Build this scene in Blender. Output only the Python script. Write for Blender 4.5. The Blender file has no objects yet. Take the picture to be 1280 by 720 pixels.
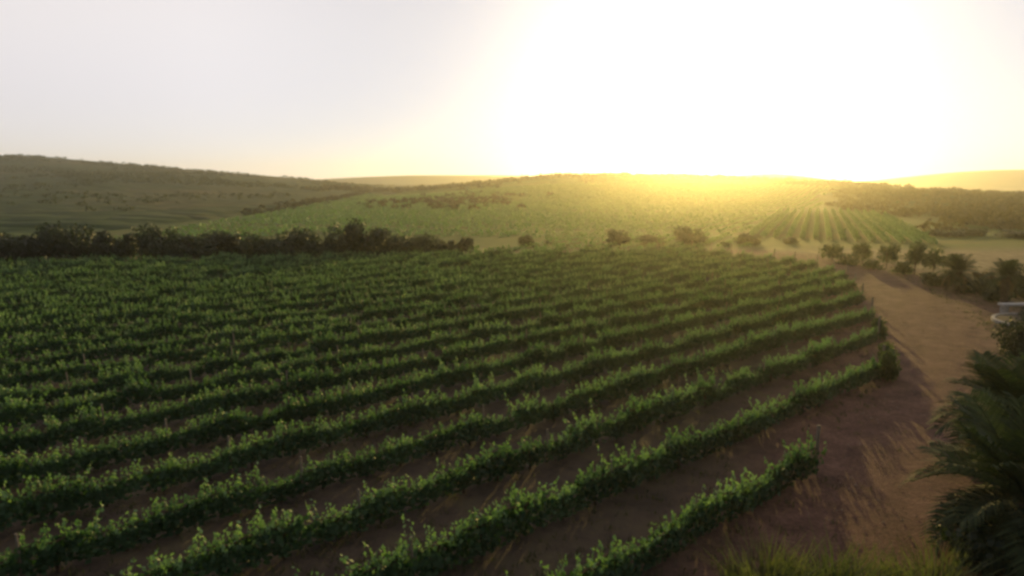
import bpy, math, random
import numpy as np
from mathutils import Vector

random.seed(7)
rng = np.random.default_rng(11)
R = math.radians
S = bpy.context.scene
COL = S.collection

# ------------------------------------------------------------------ camera
CAM_H = 8.5
PITCH = 9.0
cam_d = bpy.data.cameras.new('camera')
cam_d.lens, cam_d.sensor_width = 24.0, 36.0
cam_d.clip_start, cam_d.clip_end = 0.1, 20000
cam = bpy.data.objects.new('camera', cam_d)
COL.objects.link(cam)
cam.location = (0, 0, CAM_H)
cam.rotation_euler = (R(90 - PITCH), 0, 0)
S.camera = cam

# ------------------------------------------------------------------ sky, sun, exposure
SUN_AZ, SUN_EL = 15.5, 7.5
sun_dir = Vector((math.sin(R(SUN_AZ)) * math.cos(R(SUN_EL)), math.cos(R(SUN_AZ)) * math.cos(R(SUN_EL)), math.sin(R(SUN_EL))))
sun_d = bpy.data.lights.new('sun', 'SUN')
sun_d.energy = 4.4
sun_d.angle = R(0.5)
sun_d.color = (1.0, 0.69, 0.20)
sun = bpy.data.objects.new('sun', sun_d)
COL.objects.link(sun)
sun.rotation_euler = sun_dir.to_track_quat('Z', 'Y').to_euler()
sun.location = (0, 0, 60)

W = bpy.data.worlds.new('World')
S.world = W
W.use_nodes = True
wn, wl = W.node_tree.nodes, W.node_tree.links
wn.clear()


def wnode(t, **kw):
    n = wn.new(t)
    for k, v in kw.items():
        setattr(n, k, v)
    return n


def wmath(op, a, b=None):
    n = wnode('ShaderNodeMath', operation=op)
    for i, v in enumerate((a, b)):
        if v is None:
            continue
        if isinstance(v, (int, float)):
            n.inputs[i].default_value = v
        else:
            wl.new(v, n.inputs[i])
    return n.outputs[0]


sky = wnode('ShaderNodeTexSky', sky_type='NISHITA', sun_disc=False)
sky.sun_elevation, sky.sun_rotation = R(SUN_EL), R(SUN_AZ)
sky.air_density, sky.dust_density, sky.ozone_density = 0.55, 0.15, 1.0
bg_sky = wnode('ShaderNodeBackground')
bg_sky.inputs['Strength'].default_value = 0.05
wl.new(sky.outputs[0], bg_sky.inputs['Color'])
tc = wnode('ShaderNodeTexCoord')
dot = wnode('ShaderNodeVectorMath', operation='DOT_PRODUCT')
wl.new(tc.outputs['Generated'], dot.inputs[0])
dot.inputs[1].default_value = sun_dir
d = wmath('MAXIMUM', dot.outputs['Value'], 0.0)
sep = wnode('ShaderNodeSeparateXYZ')
wl.new(tc.outputs['Generated'], sep.inputs[0])
# thin even high haze: pale veil, a little weaker overhead
veil = wnode('ShaderNodeBackground')
vc = wnode('ShaderNodeMix', data_type='RGBA')
vc.inputs[6].default_value = (0.70, 0.575, 0.575, 1)     # low band near the horizon, slightly mauve
vc.inputs[7].default_value = (0.96, 0.845, 0.765, 1)
vcf = wnode('ShaderNodeMapRange', interpolation_type='SMOOTHSTEP')
vcf.inputs[1].default_value, vcf.inputs[2].default_value = -0.02, 0.22
wl.new(sep.outputs['Z'], vcf.inputs[0])
wl.new(vcf.outputs[0], vc.inputs[0])
wl.new(vc.outputs[2], veil.inputs['Color'])
up = wmath('MAXIMUM', sep.outputs['Z'], 0.0)
# full strength low in the sky, thin overhead, and weaker on the side away from the sun
vs = wnode('ShaderNodeMapRange', interpolation_type='SMOOTHSTEP')
for i_, v_ in ((1, 0.40), (2, 0.95), (3, 1.0), (4, 0.60)):
    vs.inputs[i_].default_value = v_
wl.new(up, vs.inputs[0])
vf = wnode('ShaderNodeMapRange', interpolation_type='SMOOTHSTEP')
for i_, v_ in ((1, -0.40), (2, 0.45), (3, 0.17), (4, 1.0)):
    vf.inputs[i_].default_value = v_
wl.new(dot.outputs['Value'], vf.inputs[0])
vn = wnode('ShaderNodeMapRange', interpolation_type='SMOOTHSTEP')      # the veil thins where the sun burns through
for i_, v_ in ((1, 0.76), (2, 0.99), (3, 1.0), (4, 0.66)):
    vn.inputs[i_].default_value = v_
wl.new(dot.outputs['Value'], vn.inputs[0])
wl.new(wmath('MULTIPLY', wmath('MULTIPLY', wmath('MULTIPLY', vs.outputs[0], vf.outputs[0]), vn.outputs[0]), 0.80), veil.inputs['Strength'])
# aureole round the sun
glow1 = wnode('ShaderNodeBackground')
glow1.inputs['Color'].default_value = (1.0, 0.93, 0.78, 1)
wl.new(wmath('MULTIPLY', wmath('POWER', d, 55.0), 0.8), glow1.inputs['Strength'])
glow2 = wnode('ShaderNodeBackground')
glow2.inputs['Color'].default_value = (0.86, 0.90, 1.0, 1)
wl.new(wmath('MULTIPLY', wmath("POWER", d, 9.0), 0.15), glow2.inputs['Strength'])
a1, a2, a3 = (wnode('ShaderNodeAddShader') for _ in range(3))
wl.new(bg_sky.outputs[0], a1.inputs[0]); wl.new(veil.outputs[0], a1.inputs[1])
wl.new(glow1.outputs[0], a2.inputs[0]); wl.new(glow2.outputs[0], a2.inputs[1])
wl.new(a1.outputs[0], a3.inputs[0]); wl.new(a2.outputs[0], a3.inputs[1])
wo = wnode('ShaderNodeOutputWorld')
wl.new(a3.outputs[0], wo.inputs['Surface'])

S.view_settings.view_transform = 'Standard'
S.view_settings.look = 'None'
S.view_settings.exposure = 0.0
S.view_settings.gamma = 1.0
S.render.engine = 'CYCLES'
S.cycles.use_denoising = True
S.cycles.max_bounces = 6
S.cycles.diffuse_bounces = 3
S.cycles.transmission_bounces = 4
S.cycles.volume_bounces = 1
S.cycles.pixel_filter_type = 'BLACKMAN_HARRIS'
S.cycles.filter_width = 3.0
S.cycles.sample_clamp_indirect = 6


# ------------------------------------------------------------------ helpers
def put(o, parent=None):
    COL.objects.link(o)
    if parent:
        o.parent = parent
    return o


def mesh_obj(name, V, F, mat, parent=None, smooth=False):
    """numpy verts (N,3); faces: (M,3|4) array or list."""
    me = bpy.data.meshes.new(name)
    V = np.asarray(V, dtype=np.float32)
    if isinstance(F, np.ndarray):
        k = F.shape[1]
        me.vertices.add(len(V)); me.vertices.foreach_set('co', V.ravel())
        me.loops.add(F.size); me.loops.foreach_set('vertex_index', F.astype(np.int32).ravel())
        me.polygons.add(len(F))
        me.polygons.foreach_set('loop_start', np.arange(0, F.size, k, dtype=np.int32))
        me.polygons.foreach_set('loop_total', np.full(len(F), k, dtype=np.int32))
        me.update(calc_edges=True)
    else:
        me.from_pydata([tuple(v) for v in V], [], F)
        me.update()
    me.validate()
    me.materials.append(mat)
    if smooth:
        me.polygons.foreach_set('use_smooth', np.ones(len(me.polygons), dtype=bool))
    return put(bpy.data.objects.new(name, me), parent)


def tag(o, label=None, cat=None, group=None, kind=None):
    if label: o['label'] = label
    if cat: o['category'] = cat
    if group: o['group'] = group
    if kind: o['kind'] = kind
    return o


def empty(name, loc, rz=0.0, sc=1.0):
    o = bpy.data.objects.new(name, None)
    o.location = loc
    o.rotation_euler = (0, 0, rz)
    o.scale = (sc, sc, sc) if isinstance(sc, (int, float)) else sc
    return put(o)


def link_copy(src, parent):
    c = src.copy()
    COL.objects.link(c)
    c.parent = parent
    return c


class MB:
    """collects pieces of one mesh"""
    def __init__(self): self.V, self.F, self.n = [], [], 0

    def add(self, V, F):
        V = np.asarray(V, float)
        self.V.append(V)
        self.F += [tuple(int(i) + self.n for i in f) for f in F]
        self.n += len(V)

    def tube(self, pts, radii, seg=7, cap=True):
        pts = [np.asarray(p, float) for p in pts]
        V, F = [], []
        for i, p in enumerate(pts):
            t = pts[min(i + 1, len(pts) - 1)] - pts[max(i - 1, 0)]
            t /= (np.linalg.norm(t) + 1e-9)
            a = np.cross(t, [0.31, 0.95, 0.05]); a /= np.linalg.norm(a)
            b = np.cross(t, a)
            for k in range(seg):
                th = 2 * math.pi * k / seg
                V.append(p + radii[i] * (math.cos(th) * a + math.sin(th) * b))
        for i in range(len(pts) - 1):
            for k in range(seg):
                F.append((i * seg + k, i * seg + (k + 1) % seg, (i + 1) * seg + (k + 1) % seg, (i + 1) * seg + k))
        if cap:
            F.append(tuple(range(seg))[::-1])
            F.append(tuple((len(pts) - 1) * seg + k for k in range(seg)))
        self.add(V, F)

    def build(self, name, mat, parent=None, smooth=False):
        return mesh_obj(name, np.concatenate(self.V), self.F, mat, parent, smooth)


def leaf_quads(C, D, N, L, Wd, fold=0.25):
    """folded rhombic leaves: centres, long direction, normal, length, width -> V, F(quads)"""
    D = D / (np.linalg.norm(D, axis=1, keepdims=True) + 1e-9)
    Sd = np.cross(D, N); Sd /= (np.linalg.norm(Sd, axis=1, keepdims=True) + 1e-9)
    Nn = np.cross(Sd, D)
    L = L[:, None]; Wd = Wd[:, None]
    a = C - D * L * 0.5
    c = C + D * L * 0.5
    b = C + Sd * Wd * 0.5 + Nn * Wd * fold - D * L * 0.08
    e = C - Sd * Wd * 0.5 + Nn * Wd * fold - D * L * 0.08
    V = np.stack([a, b, c, e], 1).reshape(-1, 3)
    F = np.arange(len(V)).reshape(-1, 4)
    return V, F


def rand_dirs(n):
    v = rng.normal(size=(n, 3))
    return v / np.linalg.norm(v, axis=1, keepdims=True)


# value noise on a hashed lattice
def _hash(ix, iy, s):
    h = (ix * 374761393 + iy * 668265263 + s * 1442695041) & 0xffffffff
    h = ((h ^ (h >> 13)) * 1274126177) & 0xffffffff
    return ((h ^ (h >> 16)) & 0xffff) / 65535.0


def vnoise(x, y, s=0):
    x, y = np.asarray(x, float), np.asarray(y, float)
    ix, iy = np.floor(x).astype(np.int64), np.floor(y).astype(np.int64)
    fx, fy = x - ix, y - iy
    fx, fy = fx * fx * (3 - 2 * fx), fy * fy * (3 - 2 * fy)
    return ((_hash(ix, iy, s) * (1 - fx) + _hash(ix + 1, iy, s) * fx) * (1 - fy)
            + (_hash(ix, iy + 1, s) * (1 - fx) + _hash(ix + 1, iy + 1, s) * fx) * fy)


def fbm(x, y, s=0, o=3):
    t, a = 0, 0.5
    for k in range(o):
        t = t + a * (vnoise(x * 2 ** k, y * 2 ** k, s + k) - 0.5)
        a *= 0.5
    return t


def sstep(a, b, x):
    t = np.clip((np.asarray(x, float) - a) / (b - a), 0, 1)
    return t * t * (3 - 2 * t)


# ------------------------------------------------------------------ land form (metres)
def h_ground(x, y):
    r = np.hypot(x, y)
    return 0.22 * fbm(x / 14, y / 14, 3) * sstep(200, 90, r) + 1.2 * fbm(x / 90, y / 90, 5) * sstep(95, 300, r) - 6 * sstep(500, 900, r) 


def h_mid(x, y):       # long low rise with green vineyards behind the field
    sx = np.where(x < 55, 98.0, 190.0)
    return 12.0 * np.exp(-((x - 55) / sx) ** 2) * np.exp(-((y - 430) / 150) ** 2) + 2.2 * fbm(x / 55, y / 55, 9) * sstep(180, 330, y)


def h_left(x, y):      # big scrubby hill on the left
    sx = np.where(x > -430, 112.0, 420.0)
    return 23 * np.exp(-0.5 * ((x + 430) / sx) ** 2) * np.exp(-0.5 * ((y - 720) / 210) ** 2) + 9 * sstep(95, 520, y) * sstep(700, 560, y) * sstep(-58 - 0.06 * (y - 130), -190 - 0.06 * (y - 130), x) + 2.8 * sstep(-50, -75, x) * sstep(80, 130, y) + 2.5 * fbm(x / 70, y / 70, 21)


def h_right(x, y):     # scrub knoll on the right
    return 4.6 * np.exp(-((x - 150) / 62) ** 2) * np.exp(-((y - 285) / 85) ** 2) + 0.8 * fbm(x / 30, y / 30, 31)


def h_town(x, y):      # far knoll below the sun
    return 25 * np.exp(-0.5 * ((x - 330) / 80) ** 2) * np.exp(-0.5 * ((y - 880) / 90) ** 2) + 5 * fbm(x / 130, y / 130, 41)


def h_ridge_a(x, y):
    return 27 * np.exp(-0.5 * ((x + 100) / 290) ** 2) * np.exp(-0.5 * ((y - 1350) / 80) ** 2) * (1 + 0.35 * fbm(x / 240, y / 400, 51))


def h_ridge_b(x, y):
    return 37 * np.exp(-0.5 * ((x - 980) / 200) ** 2) * np.exp(-0.5 * ((y - 1350) / 80) ** 2) * (1 + 0.35 * fbm(x / 240, y / 400, 61))


HILLS = (h_mid, h_left, h_right)


def H(x, y):
    z = h_ground(np.asarray(x, float), np.asarray(y, float))
    for f in HILLS:
        z = np.maximum(z, f(np.asarray(x, float), np.asarray(y, float)) - 1.6)
    return z


def Hs(x, y):
    return float(H(np.array([x]), np.array([y]))[0])


# photo bearing -> ground place (design aid: where a thing stands at distance Y)
FPX = 853.3


def at_px(px, Y):
    """point at depth Y on the bearing of photo column px near the horizon"""
    return (px - 640) / FPX * Y / math.cos(R(PITCH)), Y


def foot(px, py, z=0.0):
    u, v = (px - 640) / FPX, (360 - py) / FPX
    p = R(PITCH)
    s = (CAM_H - z) / (math.sin(p) - math.cos(p) * v)
    return u * s, (math.cos(p) + math.sin(p) * v) * s


# ------------------------------------------------------------------ materials
def new_mat(name):
    m = bpy.data.materials.new(name)
    m.use_nodes = True
    nt = m.node_tree
    nt.nodes.clear()
    out = nt.nodes.new('ShaderNodeOutputMaterial')
    return m, nt, out


def nd(nt, t, ins=None, **kw):
    n = nt.nodes.new(t)
    for k, v in kw.items():
        setattr(n, k, v)
    for k, v in (ins or {}).items():
        if hasattr(v, 'is_output'):
            nt.links.new(v, n.inputs[k])
        else:
            n.inputs[k].default_value = v
    return n


def ramp(nt, fac, stops):
    r = nd(nt, 'ShaderNodeValToRGB')
    el = r.color_ramp.elements
    while len(el) < len(stops): el.new(0.5)
    for e, (p, c) in zip(el, stops):
        e.position = p
        e.color = (*c, 1)
    nt.links.new(fac, r.inputs[0])
    return r.outputs[0]


def mixc(nt, fac, a, b, bt='MIX'):
    n = nd(nt, 'ShaderNodeMix', data_type='RGBA', blend_type=bt)
    for i, v in ((0, fac), (6, a), (7, b)):
        if hasattr(v, 'is_output'): nt.links.new(v, n.inputs[i])
        else: n.inputs[i].default_value = v if i == 0 else (*v, 1)
    return n.outputs[2]


def foliage_mat(name, dark, light, translucent=0.4, gloss=0.45, back=1.0):
    m, nt, out = new_mat(name)
    g = nd(nt, 'ShaderNodeNewGeometry')
    oi = nd(nt, 'ShaderNodeObjectInfo')
    add = nd(nt, 'ShaderNodeMath', {0: g.outputs['Random Per Island'], 1: oi.outputs['Random']}, operation='ADD')
    half = nd(nt, 'ShaderNodeMath', {0: add.outputs[0], 1: 0.5}, operation='MULTIPLY')
    c = ramp(nt, half.outputs[0], [(0.15, dark), (0.85, light)])
    p = nd(nt, 'ShaderNodeBsdfPrincipled', {'Base Color': c, 'Roughness': gloss, 'Specular IOR Level': 0.35})
    tcol = mixc(nt, 1.0, c, (0.86 * back, 1.0 * back, 0.50 * back), 'MULTIPLY')
    br = nd(nt, 'ShaderNodeHueSaturation', {'Color': tcol, 'Value': 2.2, 'Saturation': 1.05})
    t = nd(nt, 'ShaderNodeBsdfTranslucent', {'Color': br.outputs[0]})
    mx = nd(nt, 'ShaderNodeMixShader', {0: translucent, 1: p.outputs[0], 2: t.outputs[0]})
    nt.links.new(mx.outputs[0], out.inputs['Surface'])
    return m


def rough_mat(name, stops, scale=3.0, bump=0.3, rough=0.9, detail=6, dist=0.05, spec=0.2):
    m, nt, out = new_mat(name)
    tcn = nd(nt, 'ShaderNodeTexCoord')
    n = nd(nt, 'ShaderNodeTexNoise', {'Vector': tcn.outputs['Object'], 'Scale': scale, 'Detail': detail, 'Roughness': 0.65})
    c = ramp(nt, n.outputs['Fac'], stops)
    b = nd(nt, 'ShaderNodeBump', {'Strength': bump, 'Distance': dist, 'Height': n.outputs['Fac']})
    p = nd(nt, 'ShaderNodeBsdfPrincipled', {'Base Color': c, 'Roughness': rough, 'Specular IOR Level': spec, 'Normal': b.outputs[0]})
    nt.links.new(p.outputs[0], out.inputs['Surface'])
    return m


M_VINE = foliage_mat('vine leaves', (0.015, 0.042, 0.018), (0.052, 0.104, 0.044), 0.20, 0.66)
M_TIP_LIT = foliage_mat('young shoots with painted light', (0.070, 0.138, 0.056), (0.190, 0.285, 0.140), 0.28, 0.6, 0.9)  # paler young growth, with light on the row tops painted into its colour
M_OAK = foliage_mat('dark evergreen leaves', (0.016, 0.026, 0.014), (0.042, 0.056, 0.028), 0.22, 0.55)
M_SCRUB = foliage_mat('scrub leaves', (0.026, 0.024, 0.012), (0.070, 0.052, 0.024), 0.28, 0.7)
M_HSCRUB = foliage_mat('hillside scrub leaves', (0.024, 0.036, 0.016), (0.060, 0.066, 0.030), 0.22, 0.75)
M_TREE = foliage_mat('young tree leaves', (0.028, 0.046, 0.020), (0.065, 0.085, 0.036), 0.32, 0.55)
M_PALM = foliage_mat('palm leaflets', (0.016, 0.028, 0.013), (0.048, 0.070, 0.028), 0.14, 0.9)
M_GRASS = foliage_mat('dry green grass', (0.050, 0.066, 0.026), (0.13, 0.135, 0.065), 0.30, 0.7)
M_TURF = foliage_mat('inter-row grass', (0.030, 0.046, 0.018), (0.085, 0.085, 0.038), 0.25, 0.8)
M_BARK = rough_mat('bark', [(0.3, (0.035, 0.024, 0.016)), (0.7, (0.12, 0.085, 0.06))], 9, 0.6)
M_PTRUNK = rough_mat('palm trunk', [(0.3, (0.05, 0.036, 0.025)), (0.7, (0.17, 0.125, 0.09))], 7, 0.7)
M_POST = rough_mat('weathered wood', [(0.3, (0.14, 0.11, 0.08)), (0.7, (0.30, 0.25, 0.20))], 12, 0.3)
M_STONE = rough_mat('pale kerb stone', [(0.3, (0.20, 0.19, 0.175)), (0.7, (0.42, 0.40, 0.37))], 8, 0.3)
M_GRAVEL = rough_mat('dusty stones', [(0.3, (0.10, 0.075, 0.058)), (0.7, (0.22, 0.165, 0.13))], 8, 0.3)
M_WHITE = rough_mat('white painted slab', [(0.3, (0.34, 0.325, 0.30)), (0.7, (0.50, 0.48, 0.45))], 4, 0.1, 0.6)
M_BED = rough_mat('dark bed soil', [(0.3, (0.03, 0.026, 0.022)), (0.7, (0.075, 0.06, 0.048))], 5, 0.6)

# ground: red-brown soil, dry grass and green crop by place
m, nt, out = new_mat('land')
tcn = nd(nt, 'ShaderNodeTexCoord')
n1 = nd(nt, 'ShaderNodeTexNoise', {'Vector': tcn.outputs['Object'], 'Scale': 0.55, 'Detail': 9, 'Roughness': 0.7})
n2 = nd(nt, 'ShaderNodeTexNoise', {'Vector': tcn.outputs['Object'], 'Scale': 6.0, 'Detail': 6, 'Roughness': 0.7})
n3 = nd(nt, 'ShaderNodeTexNoise', {'Vector': tcn.outputs['Object'], 'Scale': 0.03, 'Detail': 8, 'Roughness': 0.65})
soil = ramp(nt, n1.outputs['Fac'], [(0.34, (0.034, 0.030, 0.025)), (0.50, (0.078, 0.060, 0.046)), (0.66, (0.100, 0.084, 0.052))])
dry = ramp(nt, n1.outputs['Fac'], [(0.3, (0.10, 0.075, 0.040)), (0.7, (0.27, 0.215, 0.12))])
green = ramp(nt, n3.outputs['Fac'], [(0.36, (0.040, 0.076, 0.014)), (0.52, (0.070, 0.100, 0.022)), (0.66, (0.115, 0.100, 0.034))])
TRACK_STOPS = [(0.36, (0.048, 0.029, 0.024)), (0.5, (0.120, 0.066, 0.050)), (0.64, (0.200, 0.115, 0.088))]


def track_colour(nt, vec):
    a = nd(nt, 'ShaderNodeTexNoise', {'Vector': vec, 'Scale': 0.9, 'Detail': 9, 'Roughness': 0.68})
    b = nd(nt, 'ShaderNodeTexNoise', {'Vector': vec, 'Scale': 9.0, 'Detail': 6, 'Roughness': 0.75})
    f = nd(nt, 'ShaderNodeMath', {0: a.outputs['Fac'], 1: b.outputs['Fac']}, operation='ADD')
    h = nd(nt, 'ShaderNodeMath', {0: f.outputs[0], 1: 0.5}, operation='MULTIPLY')
    return ramp(nt, h.outputs[0], TRACK_STOPS), h.outputs[0]


at = nd(nt, 'ShaderNodeVertexColor', layer_name='cover')
sp = nd(nt, 'ShaderNodeSeparateColor', {0: at.outputs['Color']})
tcol_, th_ = track_colour(nt, tcn.outputs['Object'])
c = mixc(nt, sp.outputs[2], soil, tcol_)
c = mixc(nt, sp.outputs[0], c, dry)
c = mixc(nt, sp.outputs[1], c, green)
bmp = nd(nt, 'ShaderNodeBump', {'Strength': 0.6, 'Distance': 0.06, 'Height': n2.outputs['Fac']})
p = nd(nt, 'ShaderNodeBsdfPrincipled', {'Base Color': c, 'Roughness': 0.95, 'Specular IOR Level': 0.1, 'Normal': bmp.outputs[0]})
nt.links.new(p.outputs[0], out.inputs['Surface'])
M_LAND = m

m, nt, out = new_mat('red dirt')
tcn = nd(nt, 'ShaderNodeTexCoord')
c, hgt = track_colour(nt, tcn.outputs['Object'])
bmp = nd(nt, 'ShaderNodeBump', {'Strength': 0.9, 'Distance': 0.12, 'Height': hgt})
p = nd(nt, 'ShaderNodeBsdfPrincipled', {'Base Color': c, 'Roughness': 0.95, 'Specular IOR Level': 0.1, 'Normal': bmp.outputs[0]})
nt.links.new(p.outputs[0], out.inputs['Surface'])
M_TRACK = m



def hill_mat(name, stops, scale, scale2):
    m, nt, out = new_mat(name)
    tcn = nd(nt, 'ShaderNodeTexCoord')
    a = nd(nt, 'ShaderNodeTexNoise', {'Vector': tcn.outputs['Object'], 'Scale': scale, 'Detail': 10, 'Roughness': 0.7})
    b = nd(nt, 'ShaderNodeTexVoronoi', {'Vector': tcn.outputs['Object'], 'Scale': scale2})
    c = ramp(nt, a.outputs['Fac'], stops)
    bm = nd(nt, 'ShaderNodeBump', {'Strength': 0.9, 'Distance': 2.0, 'Height': b.outputs['Distance']}, invert=True)
    p = nd(nt, 'ShaderNodeBsdfPrincipled', {'Base Color': c, 'Roughness': 1.0, 'Specular IOR Level': 0.05, 'Normal': bm.outputs[0]})
    nt.links.new(p.outputs[0], out.inputs['Surface'])
    return m


M_HILL_MID = hill_mat('green slope', [(0.40, (0.042, 0.092, 0.014)), (0.52, (0.075, 0.125, 0.022)), (0.66, (0.115, 0.110, 0.034))], 0.018, 0.25)
M_HILL_SCRUB = hill_mat('scrub slope', [(0.38, (0.024, 0.050, 0.019)), (0.50, (0.048, 0.070, 0.030)), (0.66, (0.100, 0.085, 0.042))], 0.012, 0.12)
M_HILL_FAR = hill_mat('far slope', [(0.4, (0.04, 0.05, 0.025)), (0.6, (0.08, 0.075, 0.04))], 0.006, 0.03)


# ------------------------------------------------------------------ ground sheet and hills
def axis(lo, hi, n, c, k):
    a, b = math.asinh((lo - c) / k), math.asinh((hi - c) / k)
    return c + k * np.sinh(np.linspace(a, b, n))


def grid_mesh(name, xs, ys, f, mat):
    X, Y = np.meshgrid(xs, ys)
    Z = f(X, Y)
    nx, ny = len(xs), len(ys)
    V = np.stack([X.ravel(), Y.ravel(), Z.ravel()], 1)
    i = np.arange(nx * ny).reshape(ny, nx)
    F = np.stack([i[:-1, :-1], i[:-1, 1:], i[1:, 1:], i[1:, :-1]], -1).reshape(-1, 4)
    o = mesh_obj(name, V, F, mat, None, True)
    return tag(o, kind='structure')


xs, ys = axis(-1620, 1620, 250, 5, 40), axis(-250, 1580, 250, 30, 45)
ground = grid_mesh('ground', xs, ys, h_ground, M_LAND)
gx, gy = np.meshgrid(xs, ys)
gx, gy = gx.ravel(), gy.ravel()
# where the tilled field lies
FIELD = [(-30, 2), (-2, 6), (2, 9), (9.3, 19.6), (15.9, 28.4), (19.6, 35.9), (22.4, 42), (25.6, 50), (28.6, 58), (29.8, 64), (27, 72), (20.5, 81), (0, 76.5), (-50, 66), (-110, 56)]


def inside(poly, x, y):
    c = np.zeros(np.shape(x), bool)
    for (x0, y0), (x1, y1) in zip(poly, poly[1:] + poly[:1]):
        t = ((y0 > y) != (y1 > y)) & (x < (x1 - x0) * (y - y0) / ((y1 - y0) or 1e-9) + x0)
        c ^= t
    return c


wob = 3.5 * fbm(gx / 9, gy / 9, 77)
tilled = inside(FIELD, gx, gy)
dry = np.zeros_like(gx)
dry = np.maximum(dry, (~tilled) * sstep(60, 66, gy + wob) * sstep(112, 100, gy) * (0.25 + 0.75 * (vnoise(gx / 9, gy / 7, 15) > 0.45)) * np.where((gx < -36) | (gx > 31), 1.0, 0.22))
dry = np.maximum(dry, sstep(38, 46, gx + wob) * sstep(50, 60, gy + wob) * sstep(112, 96, gy))       # pale dry meadow right of the track
dry = np.maximum(dry, 0.55 * sstep(24, 30, gx - 0.35 * (gy - 40) + wob) * (gy > 15))
grn = sstep(80, 90, gy + wob) * sstep(900, 500, gy) * (1 - sstep(70, 95, gx - 0.25 * gy) * 0.8)
grn = np.maximum(grn, tilled * 0.55 * sstep(55, 85, gy + wob))

grid_mesh('hill', np.linspace(-250, 480, 150), np.linspace(130, 760, 130), lambda x, y: h_mid(x, y) - 1.6, M_HILL_MID)
grid_mesh('hill', np.linspace(-1500, 20, 220), np.linspace(80, 1400, 190), lambda x, y: h_left(x, y) - 1.6, M_HILL_SCRUB)
grid_mesh('hill', np.linspace(40, 330, 90), np.linspace(110, 480, 90), lambda x, y: h_right(x, y) - 1.6, M_HILL_SCRUB)
grid_mesh('far_hill', np.linspace(30, 700, 120), np.linspace(600, 1180, 60), lambda x, y: h_town(x, y) - 8.5, M_HILL_FAR)
grid_mesh('distant_ridge_hill', np.linspace(-850, 520, 160), np.linspace(1120, 1570, 40), lambda x, y: h_ridge_a(x, y) - 8, M_HILL_FAR)
grid_mesh('distant_ridge_hill', np.linspace(520, 1600, 130), np.linspace(1120, 1570, 40), lambda x, y: h_ridge_b(x, y) - 8, M_HILL_FAR)

# ------------------------------------------------------------------ dirt track
TR_L = [(2.5, 3), (4.5, 9.5), (7.2, 14), (10.6, 20.8), (16.6, 28.6), (20.8, 36.8), (26.6, 49.9), (30.0, 59), (31.2, 66), (29.5, 74), (22, 80), (10, 81)]
TR_R = [(9.0, 1), (11.2, 8), (13.2, 14.5), (16.6, 21), (21.4, 28.4), (25.6, 36), (30.2, 46), (34.2, 58), (36.0, 68), (33.5, 79), (25, 84.5), (10, 84.5)]


def resample(P, n):
    P = np.array(P, float)
    for _ in range(3):
        Q = [P[0]]
        for a, b in zip(P, P[1:]):
            Q += [0.75 * a + 0.25 * b, 0.25 * a + 0.75 * b]
        P = np.array(Q + [P[-1]])
    s = np.r_[0, np.cumsum(np.hypot(*np.diff(P, axis=0).T))]
    t = np.linspace(0, s[-1], n)
    return np.stack([np.interp(t, s, P[:, 0]), np.interp(t, s, P[:, 1])], 1)


NL, NC = 260, 15
A, B = resample(TR_L, NL), resample(TR_R, NL)
# bare trodden soil spreads from the track towards the row ends
dist = np.full_like(gx, 99.0)
near_ = (gx > -5) & (gx < 50) & (gy < 100) & (gy > 0)
mid_ = (A + B) * 0.5
hw = np.linalg.norm(B - A, axis=1) * 0.5
for q, w_ in zip(mid_[::3], hw[::3]):
    dist[near_] = np.minimum(dist[near_], np.hypot(gx[near_] - q[0], gy[near_] - q[1]) - w_)
trod = sstep(4.5, 0.8, dist + wob * 0.6)
dry = dry * (1 - 0.8 * trod)
ca = ground.data.color_attributes.new('cover', 'FLOAT_COLOR', 'POINT')
ca.data.foreach_set('color', np.stack([dry, grn, trod, dry * 0 + 1], 1).astype(np.float32).ravel())
V = []
for i in range(NL):
    ja = 1.5 * float(fbm(np.array([i * 0.16]), np.array([1.3]), 91)[0]) + 0.10 * random.uniform(-1, 1)
    jb = 1.9 * float(fbm(np.array([i * 0.14]), np.array([7.3]), 92)[0]) + 0.14 * random.uniform(-1, 1)
    d_ = (B[i] - A[i]) / np.linalg.norm(B[i] - A[i])
    a, b = A[i] - d_ * ja, B[i] + d_ * jb
    for k in range(NC):
        f = k / (NC - 1)
        q = a + (b - a) * f
        edge = min(f, 1 - f) * (NC - 1)
        rut = -0.055 * (math.exp(-((f - 0.30) / 0.07) ** 2) + math.exp(-((f - 0.68) / 0.07) ** 2))
        V.append((q[0], q[1], float(h_ground(np.array([q[0]]), np.array([q[1]]))[0]) + 0.012 + 0.068 * float(sstep(0, 3, edge)) + (rut if edge > 0 else 0)))
i = np.arange(NL * NC).reshape(NL, NC)
F = np.stack([i[:-1, :-1], i[:-1, 1:], i[1:, 1:], i[1:, :-1]], -1).reshape(-1, 4)
tag(mesh_obj('dirt_track_road', np.array(V), F, M_TRACK, None, True), kind='structure')

# ------------------------------------------------------------------ haze
mh, nth, outh = new_mat('haze')
pv = nd(nth, 'ShaderNodeVolumePrincipled', {'Color': (0.97, 0.93, 0.78, 1), 'Density': 0.00040, 'Anisotropy': 0.86})
nth.links.new(pv.outputs[0], outh.inputs['Volume'])
hb = MB()
x0, x1, y0, y1, z0, z1 = -1650, 1650, -300, 1600, -20, 44
hb.add([(x0, y0, z0), (x1, y0, z0), (x1, y1, z0), (x0, y1, z0), (x0, y0, z1), (x1, y0, z1), (x1, y1, z1), (x0, y1, z1)],
       [(3, 2, 1, 0), (4, 5, 6, 7), (0, 1, 5, 4), (1, 2, 6, 5), (2, 3, 7, 6), (3, 0, 4, 7)])
tag(hb.build('haze', mh), kind='stuff')

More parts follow.
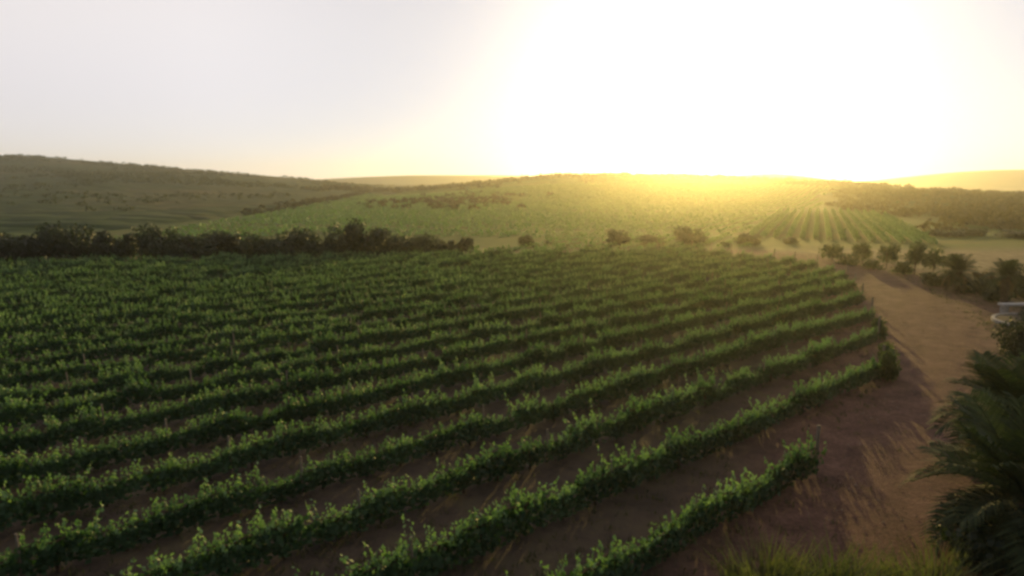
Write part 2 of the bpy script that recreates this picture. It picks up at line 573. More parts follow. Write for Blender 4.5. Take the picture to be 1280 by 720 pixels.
# ------------------------------------------------------------------ vines
ANG = R(40.5)
DIRV = np.array([math.cos(ANG), math.sin(ANG)])
NRMV = np.array([-math.sin(ANG), math.cos(ANG)])
SPC = 2.75
N0 = 8.7
PLANT = 1.25


def vine_leaves(n_body, n_shoot, seed):
    """one trained vine, 1.25 m of row along local x: low leafy wall and many upright shoots.
    returns verts, faces and, per face, 0 for darker leaves or 1 for young shoot leaves in the painted lit tone"""
    global rng
    keep, rng = rng, np.random.default_rng(seed)
    C, D, N, L, Wd, T = [], [], [], [], [], []
    hump = rng.uniform(0.85, 1.12)
    top = 0.74 * hump
    for _ in range(n_body):
        t = float(np.clip(rng.normal() * 0.42, -0.78, 0.78))
        z = 0.14 + (top - 0.14) * rng.beta(1.5, 1.1)
        w = 0.10 + 0.16 * math.sin(math.pi * min(1, z / (top + 0.15))) ** 0.7
        s = rng.choice([-1, 1]) * w * rng.uniform(0.35, 1.15) ** 0.6
        C.append((t, s, z))
        N.append((rng.normal() * 0.5, math.copysign(1, s), rng.normal() * 0.35))
        D.append((rng.normal(), rng.normal() * 0.5, -0.6 + rng.normal() * 0.6))
        l = rng.uniform(0.11, 0.18)
        L.append(l); Wd.append(l * 0.95); T.append(0)
    for q in range(n_shoot):
        b = np.array([float(np.clip(rng.normal() * 0.40, -0.75, 0.75)), rng.normal() * 0.11, top - 0.08])
        ln = 0.22 + 0.42 * rng.uniform() ** 1.3
        if rng.uniform() < 0.12:
            ln += 0.22
        lean = np.array([rng.normal() * 0.26, rng.normal() * 0.30, 1.0])
        k = int(4 + ln * 15)
        for j in range(k):
            f = (j + 0.5) / k
            C.append(tuple(b + lean * ln * f + rng.normal(size=3) * 0.03))
            o = rng.normal(size=3)
            o[2] = abs(o[2]) * 0.7 + 0.25
            N.append(o)
            D.append((lean[0] + rng.normal() * 0.55, lean[1] + rng.normal() * 0.55, 0.9))
            l = rng.uniform(0.11, 0.19) * (1.05 - 0.4 * f)
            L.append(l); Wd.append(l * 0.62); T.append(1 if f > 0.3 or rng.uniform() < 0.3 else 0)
    r = leaf_quads(np.array(C), np.array(D), np.array(N), np.array(L), np.array(Wd), 0.18)
    rng = keep
    return r[0], r[1], np.array(T, dtype=np.int32)


def proto(name, V, F, mat, T=None, mat2=None):
    """mesh datablock only (object is made per use)"""
    o = mesh_obj(name, V, F, mat)
    me = o.data
    if T is not None:
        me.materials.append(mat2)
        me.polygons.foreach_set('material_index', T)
    bpy.data.objects.remove(o)
    return me


def vine_proto(*a):
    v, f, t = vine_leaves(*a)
    return proto('vine', v, f, M_VINE, t, M_TIP_LIT)


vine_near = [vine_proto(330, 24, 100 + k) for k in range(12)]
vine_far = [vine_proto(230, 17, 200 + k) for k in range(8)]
trunk_me = []
for k in range(4):
    b = MB()
    r_ = random.Random(k)
    b.tube([(0, 0, -0.05), (0.03, 0.02, 0.25), (-0.02 + r_.uniform(-.04, .04), 0, 0.5), (0.02, 0.01, 0.78)], [0.045, 0.036, 0.034, 0.040], 6)
    b.tube([(0.02, 0.01, 0.74), (0.25, 0, 0.84), (0.58, 0.01, 0.86)], [0.028, 0.022, 0.014], 5)
    b.tube([(0.02, 0.01, 0.74), (-0.25, 0, 0.83), (-0.58, 0.01, 0.86)], [0.028, 0.022, 0.014], 5)
    o = b.build('trunk', M_BARK)
    trunk_me.append(o.data)
    bpy.data.objects.remove(o)
pb = MB()
pb.tube([(0, 0, -0.1), (0, 0, 1.45)], [0.055, 0.05], 8)
o = pb.build('end_post', M_POST)
post_me = o.data
bpy.data.objects.remove(o)

pb = MB()
pb.tube([(0, 0, -0.1), (0.01, 0, 0.7), (0, 0, 1.16)], [0.032, 0.030, 0.028], 6)
o = pb.build('post', M_POST)
thin_me = o.data
bpy.data.objects.remove(o)

ORD = 'first second third fourth fifth sixth seventh eighth ninth tenth eleventh twelfth thirteenth fourteenth fifteenth sixteenth seventeenth eighteenth nineteenth twentieth'.split()
ORD += ['twenty-' + s for s in ORD[:9]] + ['thirtieth'] + ['thirty-' + s for s in ORD[:9]] + ['fortieth']
ROW_LABEL = {
    0: 'short near vine row in shade ending beside the bottom of the dirt track',
    1: 'second vine row, the long one just behind the short row at the track',
    2: 'third vine row behind the short row, brown soil strip before it',
}


def place_child(name, me, parent, loc, rz=0.0, sc=(1, 1, 1)):
    o = bpy.data.objects.new(name, me)
    o.location = loc
    o.rotation_euler = (0, 0, rz)
    o.scale = sc
    return put(o, parent)


for k in range(36):
    n = N0 + SPC * k
    ts = np.arange(-80, 110, 0.25)
    P = n * NRMV[None] + ts[:, None] * DIRV[None]
    ok = inside(FIELD, P[:, 0], P[:, 1]) & (P[:, 0] > -0.80 * P[:, 1] - 7) & (P[:, 1] > 7.5)
    if ok.sum() < 12:
        continue
    t0_, t1_ = ts[ok].min(), ts[ok].max()
    cnt = min(99, int((t1_ - t0_) / PLANT))
    org = n * NRMV + t1_ * DIRV
    row = empty('vine_row', (org[0], org[1], Hs(*org)), ANG)
    lab = ROW_LABEL.get(k) or f'{ORD[k]} green vine row counted back from the short row by the dirt track'
    tag(row, lab, 'vine row', 'rows of vines in the big field')
    rr = random.Random(500 + k)
    pool = vine_near if k < 9 else vine_far
    for j in range(cnt):
        t = t1_ - 0.6 - j * PLANT
        wx, wy = n * NRMV + t * DIRV
        weak = rr.random() < 0.07
        s = rr.uniform(0.80, 1.16) * (0.78 if weak else 1)
        v = place_child('vine', rr.choice(pool), row,
                        (t - t1_ + rr.uniform(-.08, .08), rr.uniform(-.07, .07), Hs(wx, wy) - row.location.z),
                        (math.pi if rr.random() < 0.5 else 0) + rr.uniform(-.06, .06), (1.02, 0.84 * s * rr.uniform(.9, 1.12), 0.86 * s))
        if k < 5:
            place_child('trunk', rr.choice(trunk_me), v, (0, 0, 0), rr.uniform(-.2, .2))
    if k < 10:
        for j in range(4, min(cnt, 96), 5):
            t = t1_ - j * PLANT
            wx, wy = n * NRMV + t * DIRV
            place_child('post', thin_me, row, (t - t1_, rr.uniform(-.03, .03), Hs(wx, wy) - row.location.z), 0, (1, 1, rr.uniform(.95, 1.06)))
    if k < 16:
        place_child('end_post', post_me, row, (0.25, 0, 0))

# far block of vines on the slope beyond, rows running away from the camera
fv = []
for k in range(3):
    V, F = [], []
    n_ = 0
    Cs = []
    for s in range(int(95 / 1.25)):
        v, f, _t = vine_leaves(26, 2, 900 + k * 100 + s)
        v = v * np.array([1.0, 1.1, 1.0])
        ctr = v.reshape(-1, 4, 3).mean(1, keepdims=True)
        v = ((v.reshape(-1, 4, 3) - ctr) * 2.2 + ctr).reshape(-1, 3)
        v[:, 0] += s * 1.25
        V.append(v); F.append(f + n_); n_ += len(v)
    fv.append(proto('far_vine_row', np.concatenate(V), np.concatenate(F), M_TIP_LIT))  # lighter shoot tone on every leaf, painted in for the sunlit look
FA = R(90 - 24)
fd, fn = np.array([math.cos(FA), math.sin(FA)]), np.array([math.sin(FA), -math.cos(FA)])
for k in range(14):
    b = np.array([36.0, 103.0]) + fn * 1.8 * k - fd * (0.25 * k)
    o = bpy.data.objects.new('far_vine_row', fv[k % 3])
    o.location = (b[0], b[1], Hs(*b) - 0.1)
    o.rotation_euler = (0, 0, FA)
    put(o)
    end = b + fd * 95
    o.rotation_euler = (0, -math.asin(max(-.1, min(.1, (Hs(*end) - Hs(*b)) / 95))), FA)
    tag(o, f'{ORD[k]} from the left of the far vine rows running up the sunlit slope', 'vine row', 'far vine rows on the slope')


# ------------------------------------------------------------------ trees and shrubs
def crown_mesh(seed, n, leaf, lobes, flat=0.85, spread=0.62):
    """crown of leaf clumps about unit radius, resting on z=0..~1.7"""
    global rng
    keep, rng = rng, np.random.default_rng(seed)
    C, N = [], []
    Ls = []
    for _ in range(lobes):
        a = rng.uniform(0, 2 * math.pi)
        r = spread * math.sqrt(rng.uniform(0, 1))
        Ls.append((r * math.cos(a), r * math.sin(a), rng.uniform(0.30, 1.25) * flat * (1 - 0.35 * r), rng.uniform(0.20, 0.46)))
    per = n // lobes
    for (x, y, z, r) in Ls:
        dd = rand_dirs(per)
        rad = r * (rng.uniform(0.3, 1.1, per) ** 0.6 + 0.35 * rng.uniform(0, 1, per) ** 6)
        q = dd * rad[:, None] * np.array([1.1, 1.1, 0.85]) + np.array([x, y, z])
        C.append(q); N.append(dd + 0.6 * rand_dirs(per))
    # skirt so that the foliage reaches the ground unevenly
    m_ = n // 7
    a = rng.uniform(0, 2 * math.pi, m_)
    r = 0.75 * np.sqrt(rng.uniform(0.1, 1, m_))
    C.append(np.stack([r * np.cos(a), r * np.sin(a), rng.uniform(0.02, 0.55, m_)], 1)); N.append(rand_dirs(m_))
    C, N = np.concatenate(C), np.concatenate(N)
    C[:, 2] = np.abs(C[:, 2])
    L = rng.uniform(0.7, 1.35, len(C)) * leaf
    v, f = leaf_quads(C, rand_dirs(len(C)), N, L, L * 0.8, 0.2)
    rng = keep
    return v, f


crowns = {m_.name: [proto('crown', *crown_mesh(40 + 7 * k + 31 * i, (2300, 1500, 850)[i], (0.115, 0.13, 0.15)[i], (13, 9, 8)[i] + k, spread=(0.75, 0.7, 0.62)[i]), m_) for k in range(4)]
          for i, m_ in enumerate((M_OAK, M_SCRUB, M_TREE))}


def stem_mesh(seed):
    b = MB()
    r_ = random.Random(seed)
    b.tube([(0, 0, -0.15), (0.02, 0.01, 0.35), (r_.uniform(-.06, .06), 0.02, 0.8)], [0.07, 0.055, 0.04], 7)
    for _ in range(4):
        a = r_.uniform(0, 6.28)
        b.tube([(0, 0, 0.3), (0.25 * math.cos(a), 0.25 * math.sin(a), 0.62), (0.5 * math.cos(a), 0.5 * math.sin(a), 0.88)], [0.035, 0.025, 0.012], 5)
    o = b.build('trunk', M_BARK)
    me = o.data
    bpy.data.objects.remove(o)
    return me


stems = [stem_mesh(k) for k in range(3)]


def tree(name, label, cat, x, y, h, w, mat, group=None, lift=0.0, seed=0):
    """h: total height, w: crown width; lift: height of bare trunk"""
    r_ = random.Random(seed * 13 + 5)
    t = tag(empty(name, (x, y, Hs(x, y) - 0.05)), label, cat, group)
    ch = (h - lift) / 1.42
    c = place_child('crown', r_.choice(crowns[mat.name]), t, (0, 0, lift), r_.uniform(0, 6.28), (w / 2.1, w / 2.1, ch))
    place_child('trunk', r_.choice(stems), t, (0, 0, 0), r_.uniform(0, 6.28), (w / 3.2, w / 3.2, (lift + ch * 0.7) / 0.8))
    return t


# (photo column, row of its top, distance, width, kind name, label)
HEDGE = 'dark bushes along the back edge of the field'
LINE = [
    (-22, 286, 84, 6.0, 'dark round bush at the very start of the bush line, cut by the frame'),
    (18, 288, 85, 6.5, 'low wide dark bush beside the leftmost end of the bush line'),
    (52, 281, 88, 5.5, 'dark bush between the low wide one and the taller bush near the left'),
    (86, 275, 87, 6.0, 'tall dark bush, first peak of the bush line from the left'),
    (116, 279, 90, 5.0, 'dark bush joined to the right flank of the first tall peak'),
    (150, 281, 86, 4.6, 'dark bush standing just before the bare dry patch in the bush line'),
    (178, 292, 92, 4.5, 'low bush half hidden behind the bare dry patch'),
    (206, 275, 86, 5.0, 'round dark tree just right of the bare dry patch'),
    (240, 289, 88, 5.5, 'low dark bush right beside the round tree at the dry patch'),
    (268, 286, 92, 5.5, 'bush backed by the green slope, second after the round tree'),
    (298, 285, 91, 5.5, 'greenish bush midway between the round tree and the largest tree'),
    (330, 291, 88, 4.6, 'small low bush in the dip of the bush line'),
    (368, 282, 87, 6.5, 'broad domed bush two bushes before the largest tree'),
    (402, 290, 86, 4.5, 'low bush tucked against the left side of the largest tree'),
    (432, 270, 88, 5.2, 'left and taller half of the largest dark tree pair by the field'),
    (462, 272, 90, 6.0, 'right and wider half of the largest dark tree pair by the field'),
    (492, 291, 90, 4.0, 'low brownish bush just right of the largest tree pair'),
    (524, 290, 93, 4.8, 'flat brownish bush two places right of the largest tree pair'),
    (556, 294, 95, 3.6, 'thin low bush near the end of the bush line'),
    (583, 290, 96, 2.6, 'small round bush ending the bush line'),
]
for i, (px, ty, Y, w, lab) in enumerate(LINE):
    Y *= 0.86
    x, y = at_px(px, Y)
    h = CAM_H - (ty - 225) * Y / FPX - Hs(x, y)
    tree('bush', lab, 'bush', x, y, max(1.4, h) * 1.12, w * 1.08, M_OAK, HEDGE, seed=i)
LONE = 'separate round bushes along the far field edge'
for i, (px, ty, Y, w, lab) in enumerate([
    (657, 289, 97, 3.0, 'small lone bush in the middle of the far field edge'),
    (772, 283, 99, 4.0, 'left bush of the two joined low bushes under the sun glow'),
    (812, 291, 99, 3.6, 'flat low bush between the two rounder bushes at the field edge'),
    (860, 279, 98, 4.6, 'largest lone round bush at the field edge under the sun'),
    (933, 289, 98, 3.4, 'hazy brown bush at the left of the far vine rows'),
    (985, 297, 99, 3.0, 'low brown bush before the foot of the far vine rows'),
]):
    Y *= 0.93
    x, y = at_px(px, Y)
    h = CAM_H - (ty - 225) * Y / FPX - Hs(x, y)
    tree('bush', lab, 'bush', x, y, max(1.2, h) * 1.1, w, M_OAK, LONE, seed=40 + i)

# trees right of the track
ROADT = 'trees along the far side of the track'
for i, (px, by, hp, w, lift, mat_, lab) in enumerate([
    (1040, 326, 24, 3.4, 0.3, M_TREE, 'low bush where the track bends out of sight'),
    (1078, 331, 30, 2.5, 0.6, M_TREE, 'slim young tree at the far bend of the track'),
    (1108, 335, 32, 2.6, 0.6, M_TREE, 'second slim young tree beside the far bend of the track'),
    (1143, 343, 41, 2.5, 0.9, M_TREE, 'young tree with bare trunk just left of the short palm'),
    (1166, 346, 36, 2.2, 0.9, M_TREE, 'thin dark tree squeezed between young tree and short palm'),
    (1232, 352, 14, 2.2, 0.0, M_SCRUB, 'low dry shrub on pale grass between the two short palms'),
]):
    x, y = foot(px, by)
    tree('young_tree' if lift > 0 else 'shrub', lab, 'tree' if lift > 0 else 'shrub', x, y, hp * math.hypot(x, y) / FPX, w, mat_, ROADT if lift > 0 else None, lift, seed=60 + i)
for i, (px, by, hp, w, lab) in enumerate([
    (1062, 331, 15, 3.0, 'low round shrub between the first two trees at the far bend'),
    (1092, 336, 13, 2.6, 'small shrub at the foot of the second slim young tree'),
    (1126, 341, 17, 2.8, 'low shrub just left of the young tree with the bare trunk'),
    (1172, 356, 22, 3.2, 'dark shrub leaning on the left side of the short bushy palm'),
    (1222, 366, 20, 3.0, 'dark shrub leaning on the right side of the short bushy palm'),
    (1246, 376, 28, 2.6, 'dark bush between the bushy palm and the white bench'),
    (1284, 372, 40, 3.6, 'tall dark bush at the right frame edge behind the palm by the bench'),
    (1275, 446, 46, 2.3, 'green bush above the bright palm at the right frame edge'),
    (1262, 716, 95, 3.0, 'wide dark bush under the fronds of the big corner palm'),
    (1288, 600, 80, 2.6, 'dark bush behind the big corner palm, cut by the right frame edge'),
]):
    x, y = foot(px, by)
    tree('shrub', lab, 'shrub', x, y, hp * math.hypot(x, y) / FPX, w, M_OAK if i > 2 else M_TREE, 'shrubs beside the track', seed=120 + i)
for i, (px, ty, Y, w, lab) in enumerate([
    (1178, 284, 104, 7.0, 'dark green bush behind the short palm at the foot of the scrub knoll'),
    (1206, 291, 106, 5.0, 'smaller dark bush right of the one behind the short palm'),
    (1262, 288, 102, 8.0, 'broad dark bush at the right frame edge beyond the pale grass'),
    (1300, 286, 104, 7.0, 'dark bush cut by the right frame edge beyond the pale grass'),
]):
    x, y = at_px(px, Y)
    h = CAM_H - (ty - 225) * Y / FPX - Hs(x, y)
    tree('bush', lab, 'bush', x, y, max(1.5, h), w, M_OAK, 'bushes beyond the pale grass', seed=80 + i)


# ---- scrub masses: woodland that reads as one mass
def scrub(name, pts, mat, size, n=46):
    V, F, k = [], [], 0
    for (x, y, s) in pts:
        C = rand_dirs(n) * rng.uniform(0.45, 1.0, (n, 1)) * np.array([s * 0.62, s * 0.62, s * 0.5])
        C[:, 2] = np.abs(C[:, 2]) + 0.15 * s
        L = rng.uniform(0.7, 1.3, n) * s * size
        v, f = leaf_quads(C + np.array([x, y, Hs(x, y) - 0.1]), rand_dirs(n), rand_dirs(n), L, L * 0.85, 0.2)
        V.append(v); F.append(f + k); k += len(v)
    o = mesh_obj(name, np.concatenate(V), np.concatenate(F), mat)
    return tag(o, kind='stuff')


pts = []
while len(pts) < 1500:
    Y = random.uniform(112, 345)
    u = random.uniform(0.43, 0.86)
    x = u * Y
    lim = 0.455 + 0.14 * sstep(215, 115, Y)
    if u < lim + 0.03 * random.random() or vnoise(x / 13, Y / 17, 71) < 0.22:
        continue
    pts.append((x, Y, random.uniform(1.2, 3.4)))
tag(scrub('scrub_woodland', pts, M_SCRUB, 0.22), 'brown scrub covering the knoll to the right of the far vines', 'scrub')
pts = []
while len(pts) < 1100:
    x = random.uniform(-110, 230)
    Y = random.uniform(300, 470)
    near = 332 + 40 * vnoise(x / 30, 3, 81)
    patch = (vnoise(x / 22, Y / 30, 82) > 0.58) or (Y > 395 and vnoise(x / 15, 2, 83) > 0.25)
    if Y < near or not patch:
        continue
    pts.append((x, Y, random.uniform(1.6, 3.2) * (1.7 if Y > 395 else 1)))
tag(scrub('ridge_scrub_woods', pts, M_SCRUB, 0.26, 34), 'scrubby woods along the crest of the green slope', 'scrub')
pts = [(x, y, random.uniform(1.6, 3.4)) for (x, y) in [(-24 + random.gauss(0, 14), 255 + random.gauss(0, 28)) for _ in range(150)]]
pts += [(-64 - 0.06 * (t - 150) + random.gauss(0, 2.0), t + random.gauss(0, 4), random.uniform(0.9, 1.3) * (0.6 + t / 260)) for t in np.linspace(165, 430, 150)]
tag(scrub('slope_scrub', pts, M_SCRUB, 0.25, 34), 'brown scrub in the fold and hedge of the green slope', 'scrub')
pts = []
while len(pts) < 2600:
    x, y = random.uniform(-760, -60), random.triangular(110, 760, 400)
    if vnoise(x / 40, y / 40, 55) > 0.30 + 0.3 * random.random() and x < -84 - 0.06 * (y - 130) and x > -0.85 * y:
        pts.append((x, y, random.uniform(0.8, 1.7) * (1 + y / 500)))
tag(scrub('hillside_scrub', pts, M_HSCRUB, 0.28, 16), 'dull green scrub scattered over the left hill', 'scrub')


# ------------------------------------------------------------------ palms
def frond_mesh(seed, length, droop, n=40, lw=0.020, ll=0.30):
    r_ = random.Random(seed)
    b = MB()
    pts = []
    for i in range(n + 1):
        f = i / n
        pts.append(np.array([length * (f * (1 - 0.22 * droop * f)), 0.06 * math.sin(3 * f + seed), length * (0.42 * f - droop * 0.85 * f * f)]))
    b.tube(pts[::3] + [pts[-1]], list(np.linspace(0.016, 0.003, len(pts[::3]) + 1)), 5)
    for i in range(3, n):
        f = i / n
        t = pts[min(i + 1, n)] - pts[i - 1]
        t /= np.linalg.norm(t)
        up_ = np.array([-t[2], 0, t[0]])
        for s in (-1, 1):
            l = ll * (0.45 + 0.9 * math.sin(math.pi * min(1, f * 0.9 + 0.08))) * r_.uniform(0.85, 1.1)
            dr = t * 0.62 + np.array([0, s, 0]) * 0.80 + up_ * (0.34 + r_.uniform(-.12, .12)) - np.array([0, 0, 0.12])
            dr /= np.linalg.norm(dr)
            sd = np.cross(dr, up_); sd /= np.linalg.norm(sd)
            p0 = pts[i]
            p1 = p0 + dr * l * 0.55
            p2 = p0 + dr * l - np.array([0, 0, 0.22 * l])
            w = lw * r_.uniform(0.8, 1.15)
            b.add([p0 - sd * w * .3, p0 + sd * w * .3, p1 + sd * w * .5, p1 - sd * w * .5, p2], [(0, 1, 2, 3), (3, 2, 4)])
    o = b.build('frond', M_PALM)
    me = o.data
    bpy.data.objects.remove(o)
    return me


fr_dry = []
fr = [[frond_mesh(k * 5 + q, 1.0, dr) for q in range(3)] for k, dr in enumerate((0.25, 0.45, 0.65, 0.85))]
M_DRY = foliage_mat('dry palm leaflets', (0.07, 0.048, 0.026), (0.17, 0.125, 0.07), 0.2, 0.9)
for q in range(3):
    me_ = frond_mesh(60 + q, 1.0, 1.25 + 0.2 * q)
    me_.materials.clear()
    me_.materials.append(M_DRY)
    fr_dry.append(me_)


def palm(label, x, y, trunk_h, L, nf=44, seed=1, rad=0.2):
    r_ = random.Random(seed)
    t = tag(empty('palm_tree', (x, y, Hs(x, y) - 0.05), r_.uniform(0, 6)), label, 'palm', 'short palms beside the track')
    b = MB()
    zz = np.linspace(-0.1, trunk_h + 0.1, 14)
    b.tube([(0.02 * math.sin(z * 2), 0, z) for z in zz], [rad * (1.18 if i % 2 else 0.95) * (1.25 if i < 2 else 1.0) for i in range(14)], 10)
    b.build('trunk', M_PTRUNK, t)
    hb_ = MB()
    hb_.tube([(0, 0, trunk_h), (0, 0, trunk_h + 0.18), (0, 0, trunk_h + 0.42), (0, 0, trunk_h + 0.6)], [rad * 1.15, rad * 1.5, rad * 0.9, 0.03], 9)
    hb_.build('crown_heart', M_PTRUNK, t)
    for i in range(nf):
        f = i / nf
        k = min(3, int(f * 4))
        dead = f > 0.80 and r_.random() < 0.65
        o = bpy.data.objects.new('dry_frond' if dead else 'frond', fr_dry[r_.randrange(3)] if dead else fr[k][r_.randrange(3)])
        if dead: o['label'] = 'dry brown hanging frond'
        o.location = (0, 0, trunk_h + 0.35 - 0.30 * f)
        pitch = R(64 - 70 * f + r_.uniform(-8, 8))
        o.rotation_mode = 'XYZ'
        o.rotation_euler = (r_.uniform(-.25, .25), -pitch + R(18), i * 2.39996 + r_.uniform(-.2, .2))
        s = L * r_.uniform(0.85, 1.1)
        o.scale = (s, s * r_.uniform(0.75, 1.15), s * r_.uniform(0.8, 1.25))
        put(o, t)
    return t


palm('big dark palm with drooping fronds at the bottom right corner', 11.3, 14.0, 1.35, 2.4, 46, 3, 0.26)
palm('bright green palm behind the big dark palm at the right edge', 14.4, 18.6, 1.55, 2.2, 44, 8, 0.22)
px_, py_ = foot(1195, 364)
palm('short bushy palm right of the young trees beside the dirt track', px_, py_, 1.25, 1.65, 38, 5, 0.22)
palm('short palm standing behind the white slab bench at the right edge', 34.0, 46.5, 1.7, 1.35, 32, 6, 0.2)

# ------------------------------------------------------------------ round bed, kerb and bench at the right edge
bx, by = 31.9, 39.7
RB = 2.75
kb = tag(empty('round_flower_bed', (bx, by, Hs(bx, by))), 'round dark planting bed ringed by a pale stone kerb at the right', 'flower bed')
b = MB()
SEG = 48
prof = [(RB - 0.10, -0.1), (RB - 0.10, 0.17), (RB - 0.08, 0.19), (RB + 0.08, 0.19), (RB + 0.10, 0.17), (RB + 0.10, -0.1)]
V = [(r_ * math.cos(2 * math.pi * i / SEG), r_ * math.sin(2 * math.pi * i / SEG), z) for i in range(SEG) for r_, z in prof]
F = [(i * 6 + k, i * 6 + k + 1, ((i + 1) % SEG) * 6 + k + 1, ((i + 1) % SEG) * 6 + k) for i in range(SEG) for k in range(5)]
b.add(V, F)
b.build('kerb', M_STONE, kb)
b = MB()
V = [(0, 0, 0.3)] + [(q * math.cos(2 * math.pi * i / 36), q * math.sin(2 * math.pi * i / 36), z + random.uniform(-.02, .02)) for q, z in ((1.0, 0.26), (2.0, 0.2), (RB - 0.15, 0.14)) for i in range(36)]
F = [(0, 1 + i, 1 + (i + 1) % 36) for i in range(36)]
for k in range(2):
    F += [(1 + k * 36 + i, 1 + (k + 1) * 36 + i, 1 + (k + 1) * 36 + (i + 1) % 36, 1 + k * 36 + (i + 1) % 36) for i in range(36)]
b.add(V, F)
b.build('bed_soil', M_BED, kb)
for i, (dx, dy, h, w, lab) in enumerate([(-1.35, -0.6, 0.9, 1.5, 'low dark shrub at the kerb side of the round bed'), (-0.3, 1.2, 1.0, 1.7, 'low dark shrub at the bench side of the round bed'), (0.5, -0.3, 1.1, 1.8, 'low dark shrub in the middle of the round bed')]):
    t = tree('shrub', lab, 'shrub', bx + dx, by + dy, h, w, M_OAK, 'shrubs in the round bed', seed=90 + i)
    t.location.z += 0.18
bn = tag(empty('bench', (32.6, 43.4, Hs(32.6, 43.4)), R(4)), 'white slab bench between the round kerbed bed and the palm', 'bench')
def box(b, cx, cy, cz, sx, sy, sz, be=0.02):
    V, F = [], []
    for z, ins in ((-sz / 2, be), (-sz / 2 + be, 0), (sz / 2 - be, 0), (sz / 2, be)):
        V += [(cx - sx / 2 + ins, cy - sy / 2 + ins, cz + z), (cx + sx / 2 - ins, cy - sy / 2 + ins, cz + z), (cx + sx / 2 - ins, cy + sy / 2 - ins, cz + z), (cx - sx / 2 + ins, cy + sy / 2 - ins, cz + z)]
    F.append((3, 2, 1, 0)); F.append((12, 13, 14, 15))
    for k in range(3):
        F += [(k * 4 + i, k * 4 + (i + 1) % 4, k * 4 + 4 + (i + 1) % 4, k * 4 + 4 + i) for i in range(4)]
    b.add(V, F)
b = MB(); box(b, 0, 0, 0.57, 2.2, 0.5, 0.14); b.build('seat', M_WHITE, bn)
for s in (-0.8, 0.8):
    b = MB(); box(b, s, 0, 0.255, 0.28, 0.4, 0.49); b.build('leg', M_STONE, bn)

# ------------------------------------------------------------------ grasses
def tuft(name, label, x, y, h, w, n, mat, seed, group=None):
    r_ = np.random.default_rng(seed)
    a = r_.uniform(0, 2 * math.pi, n)
    q = w * 0.5 * np.sqrt(r_.uniform(0, 1, n))
    base = np.stack([q * np.cos(a), q * np.sin(a), np.full(n, -0.04)], 1)
    lean = np.stack([np.cos(a), np.sin(a), np.zeros(n)], 1) * (0.12 + 0.45 * q / (w * 0.5))[:, None] + 0.26 * r_.normal(size=(n, 3))
    hh = h * (0.45 + 0.65 * r_.uniform(0, 1, n) ** 1.6)
    V, F = [], []
    sd = np.stack([-np.sin(a + 0.9), np.cos(a + 0.9), np.zeros(n)], 1) * 0.015
    m1 = base + lean * (hh * 0.35)[:, None] * 0.7; m1[:, 2] = hh * 0.6
    tp = base + lean * (hh * 0.9)[:, None]; tp[:, 2] = hh * 0.98
    V = np.stack([base - sd, base + sd, m1 + sd * .8, m1 - sd * .8, tp + sd * .15, tp - sd * .15], 1).reshape(-1, 3)
    i = np.arange(n)[:, None] * 6
    F = np.concatenate([i + np.array([[0, 1, 2, 3]]), i + np.array([[3, 2, 4, 5]])], 0)
    o = mesh_obj(name, V, F, mat)
    o.location = (x, y, Hs(x, y))
    return tag(o, label, 'grass clump', group)


GC = 'yellowish grass clumps along the bottom edge'
tuft('grass_clump', 'wide yellowish grass clump at the bottom edge left of the others', 5.2, 12.9, 1.05, 1.5, 520, M_GRASS, 1, GC)
tuft('grass_clump', 'tall green grass clump in the middle of the bottom edge clumps', 6.4, 12.7, 1.15, 1.3, 520, M_GRASS, 2, GC)
tuft('grass_clump', 'low dry grass clump between the taller bottom edge clumps', 7.4, 12.9, 0.85, 1.2, 420, M_GRASS, 3, GC)
tuft('grass_clump', 'grass clump at the foot of the big dark palm', 8.5, 12.8, 1.1, 1.4, 520, M_GRASS, 4, GC)

# low tufts between the rows and beside the track: uncountable
n = 60000
tx, ty = rng.uniform(-40, 46, n), 6 + 72 * rng.uniform(0, 1, n) ** 1.25
dn = (tx * NRMV[0] + ty * NRMV[1] - N0) / SPC
phase = np.abs(dn - np.round(dn))
onfield = inside(FIELD, tx, ty)
keepm = (fbm(tx / 4.5, ty / 4.5, 66) + 0.12 > rng.uniform(-0.1, 0.45, n))
in_track = inside([tuple(q) for q in A] + [tuple(q) for q in B[::-1]], tx, ty)
edge_ok = (~onfield) & (tx > 0) & ((~in_track) | (rng.uniform(0, 1, n) < 0.22 * (fbm(tx / 1.7, ty / 5, 68) > 0.02)))
sel = keepm & (onfield | edge_ok)
tx, ty = tx[sel], ty[sel]
tz = H(tx, ty)
nb = 6
bx_ = np.repeat(tx, nb) + rng.normal(0, 0.08, len(tx) * nb)
by_ = np.repeat(ty, nb) + rng.normal(0, 0.08, len(tx) * nb)
bz_ = np.repeat(tz, nb) - 0.02
m_ = len(bx_)
base = np.stack([bx_, by_, bz_], 1)
hh = rng.uniform(0.06, 0.22, m_)
ld = rng.normal(0, 0.45, (m_, 2)) * hh[:, None]
a = rng.uniform(0, 6.28, m_)
sd = np.stack([np.cos(a), np.sin(a), a * 0], 1) * 0.016
tip = base + np.stack([ld[:, 0], ld[:, 1], hh], 1)
V = np.stack([base - sd, base + sd, tip], 1).reshape(-1, 3)
o = mesh_obj('grass', V, np.arange(len(V)).reshape(-1, 3), M_TURF)
tag(o, 'short dull grass between the vine rows and beside the track', 'grass', kind='stuff')

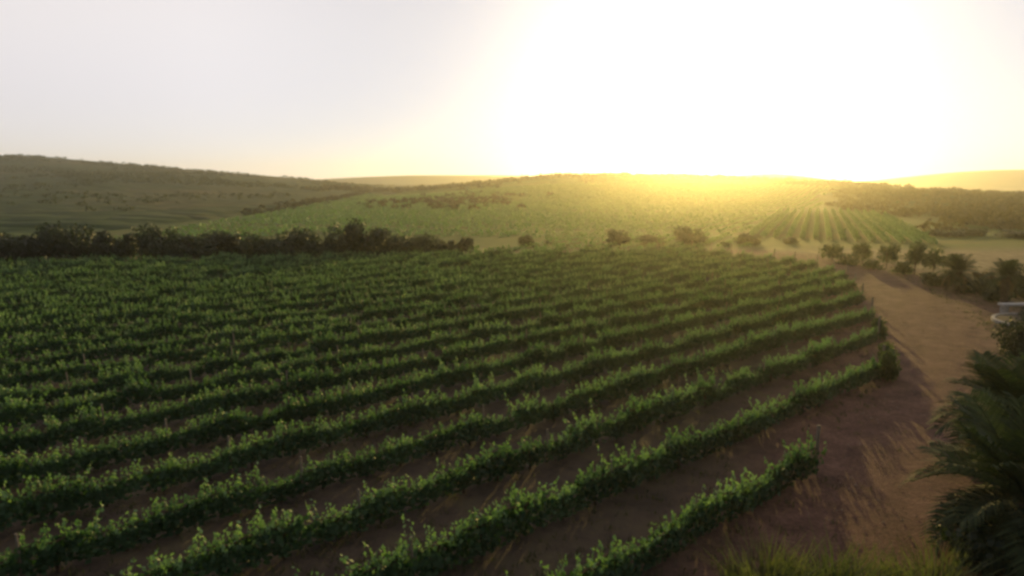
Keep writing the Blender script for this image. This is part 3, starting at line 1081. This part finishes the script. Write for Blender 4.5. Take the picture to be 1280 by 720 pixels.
# loose stones on the track
V, F = [], []
k_ = 0
for _ in range(1500):
    i = random.randrange(NL)
    f = random.random() ** 0.8 if random.random() < 0.6 else random.choice([0.03, 0.97])
    q = A[i] + (B[i] - A[i]) * f + np.array([random.gauss(0, .2), random.gauss(0, .2)])
    r0 = random.uniform(0.015, 0.05) * (2.0 if random.random() < 0.04 else 1)
    c0 = np.array([q[0], q[1], Hs(*q) + 0.065])
    a0 = random.uniform(0, 6.28)
    ring = [c0 + r0 * np.array([math.cos(a0 + j * 1.257) * random.uniform(.7, 1.2), math.sin(a0 + j * 1.257) * random.uniform(.7, 1.2), 0]) for j in range(5)]
    V += ring + [c0 + np.array([0, 0, r0 * 0.8])]
    F += [(k_ + j, k_ + (j + 1) % 5, k_ + 5) for j in range(5)]
    k_ += 6
o = mesh_obj('gravel', np.array(V), np.array(F), M_GRAVEL)
tag(o, 'loose pale stones on the dirt track', 'gravel', kind='stuff')

# undergrowth at the back edge of the field
pts = []
for _ in range(230):
    x = random.uniform(-80, 28)
    edge = np.interp(x, [-110, -50, 0, 20.5, 28], [56, 66, 76.5, 81, 74])
    if random.random() > (1.0 if x < -8 else 0.35) or -47 < x < -36 and random.random() < 0.8:
        continue
    pts.append((x, edge + 1.5 + abs(random.gauss(0, 5)), random.uniform(0.5, 1.5)))
tag(scrub('undergrowth', pts, M_OAK, 0.22, 40), 'low dark undergrowth along the back edge of the field', 'undergrowth')

# crop on the slope beyond: hazy vine parcels that read as one green mass
pts = []
ca_, sa_ = math.cos(R(62)), math.sin(R(62))
for i in range(-90, 165):
    for t in np.arange(-80, 400, 1.25):
        x = -10 + t * ca_ - i * 2.7 * sa_
        y = 110 + t * sa_ + i * 2.7 * ca_ 
        if not (np.interp(x, [-50, 0, 20.5, 40], [68, 79, 84, 90]) < y < 345) or x > 0.462 * y - 3 + 8 * fbm(x / 12, y / 16, 97) or x < -60 - 0.06 * (y - 130):
            continue
        if vnoise(x / 34 + 3, y / 48, 95) < 0.07 or abs((y + 0.25 * x) % 78 - 39) < 1.8:
            continue
        if x > 33 and y < 200 and x > 36 + (y - 103) * 0.445 - 2:
            continue
        pts.append((x + random.gauss(0, .12), y + random.gauss(0, .12), random.uniform(0.8, 1.15)))
tag(scrub('vine_crop_vegetation', pts, M_TIP_LIT, 0.40, 7), 'green vine parcels on the slope beyond the field', 'vines')

# leafy shrubs planted where the rows meet the track
for i, (x, y, h, w, lab) in enumerate([
    (16.1, 28.5, 1.75, 1.5, 'tall dark shrub closing the end of the second vine row at the track'),
    (17.6, 31.2, 1.3, 1.2, 'small shrub in the gap between the ends of second and third vine rows'),
    (19.7, 36.0, 1.6, 1.4, 'dark shrub closing the end of the third vine row at the track'),
]):
    tree('shrub', lab, 'shrub', x, y, h, w, M_TREE, 'shrubs at the row ends', seed=150 + i)
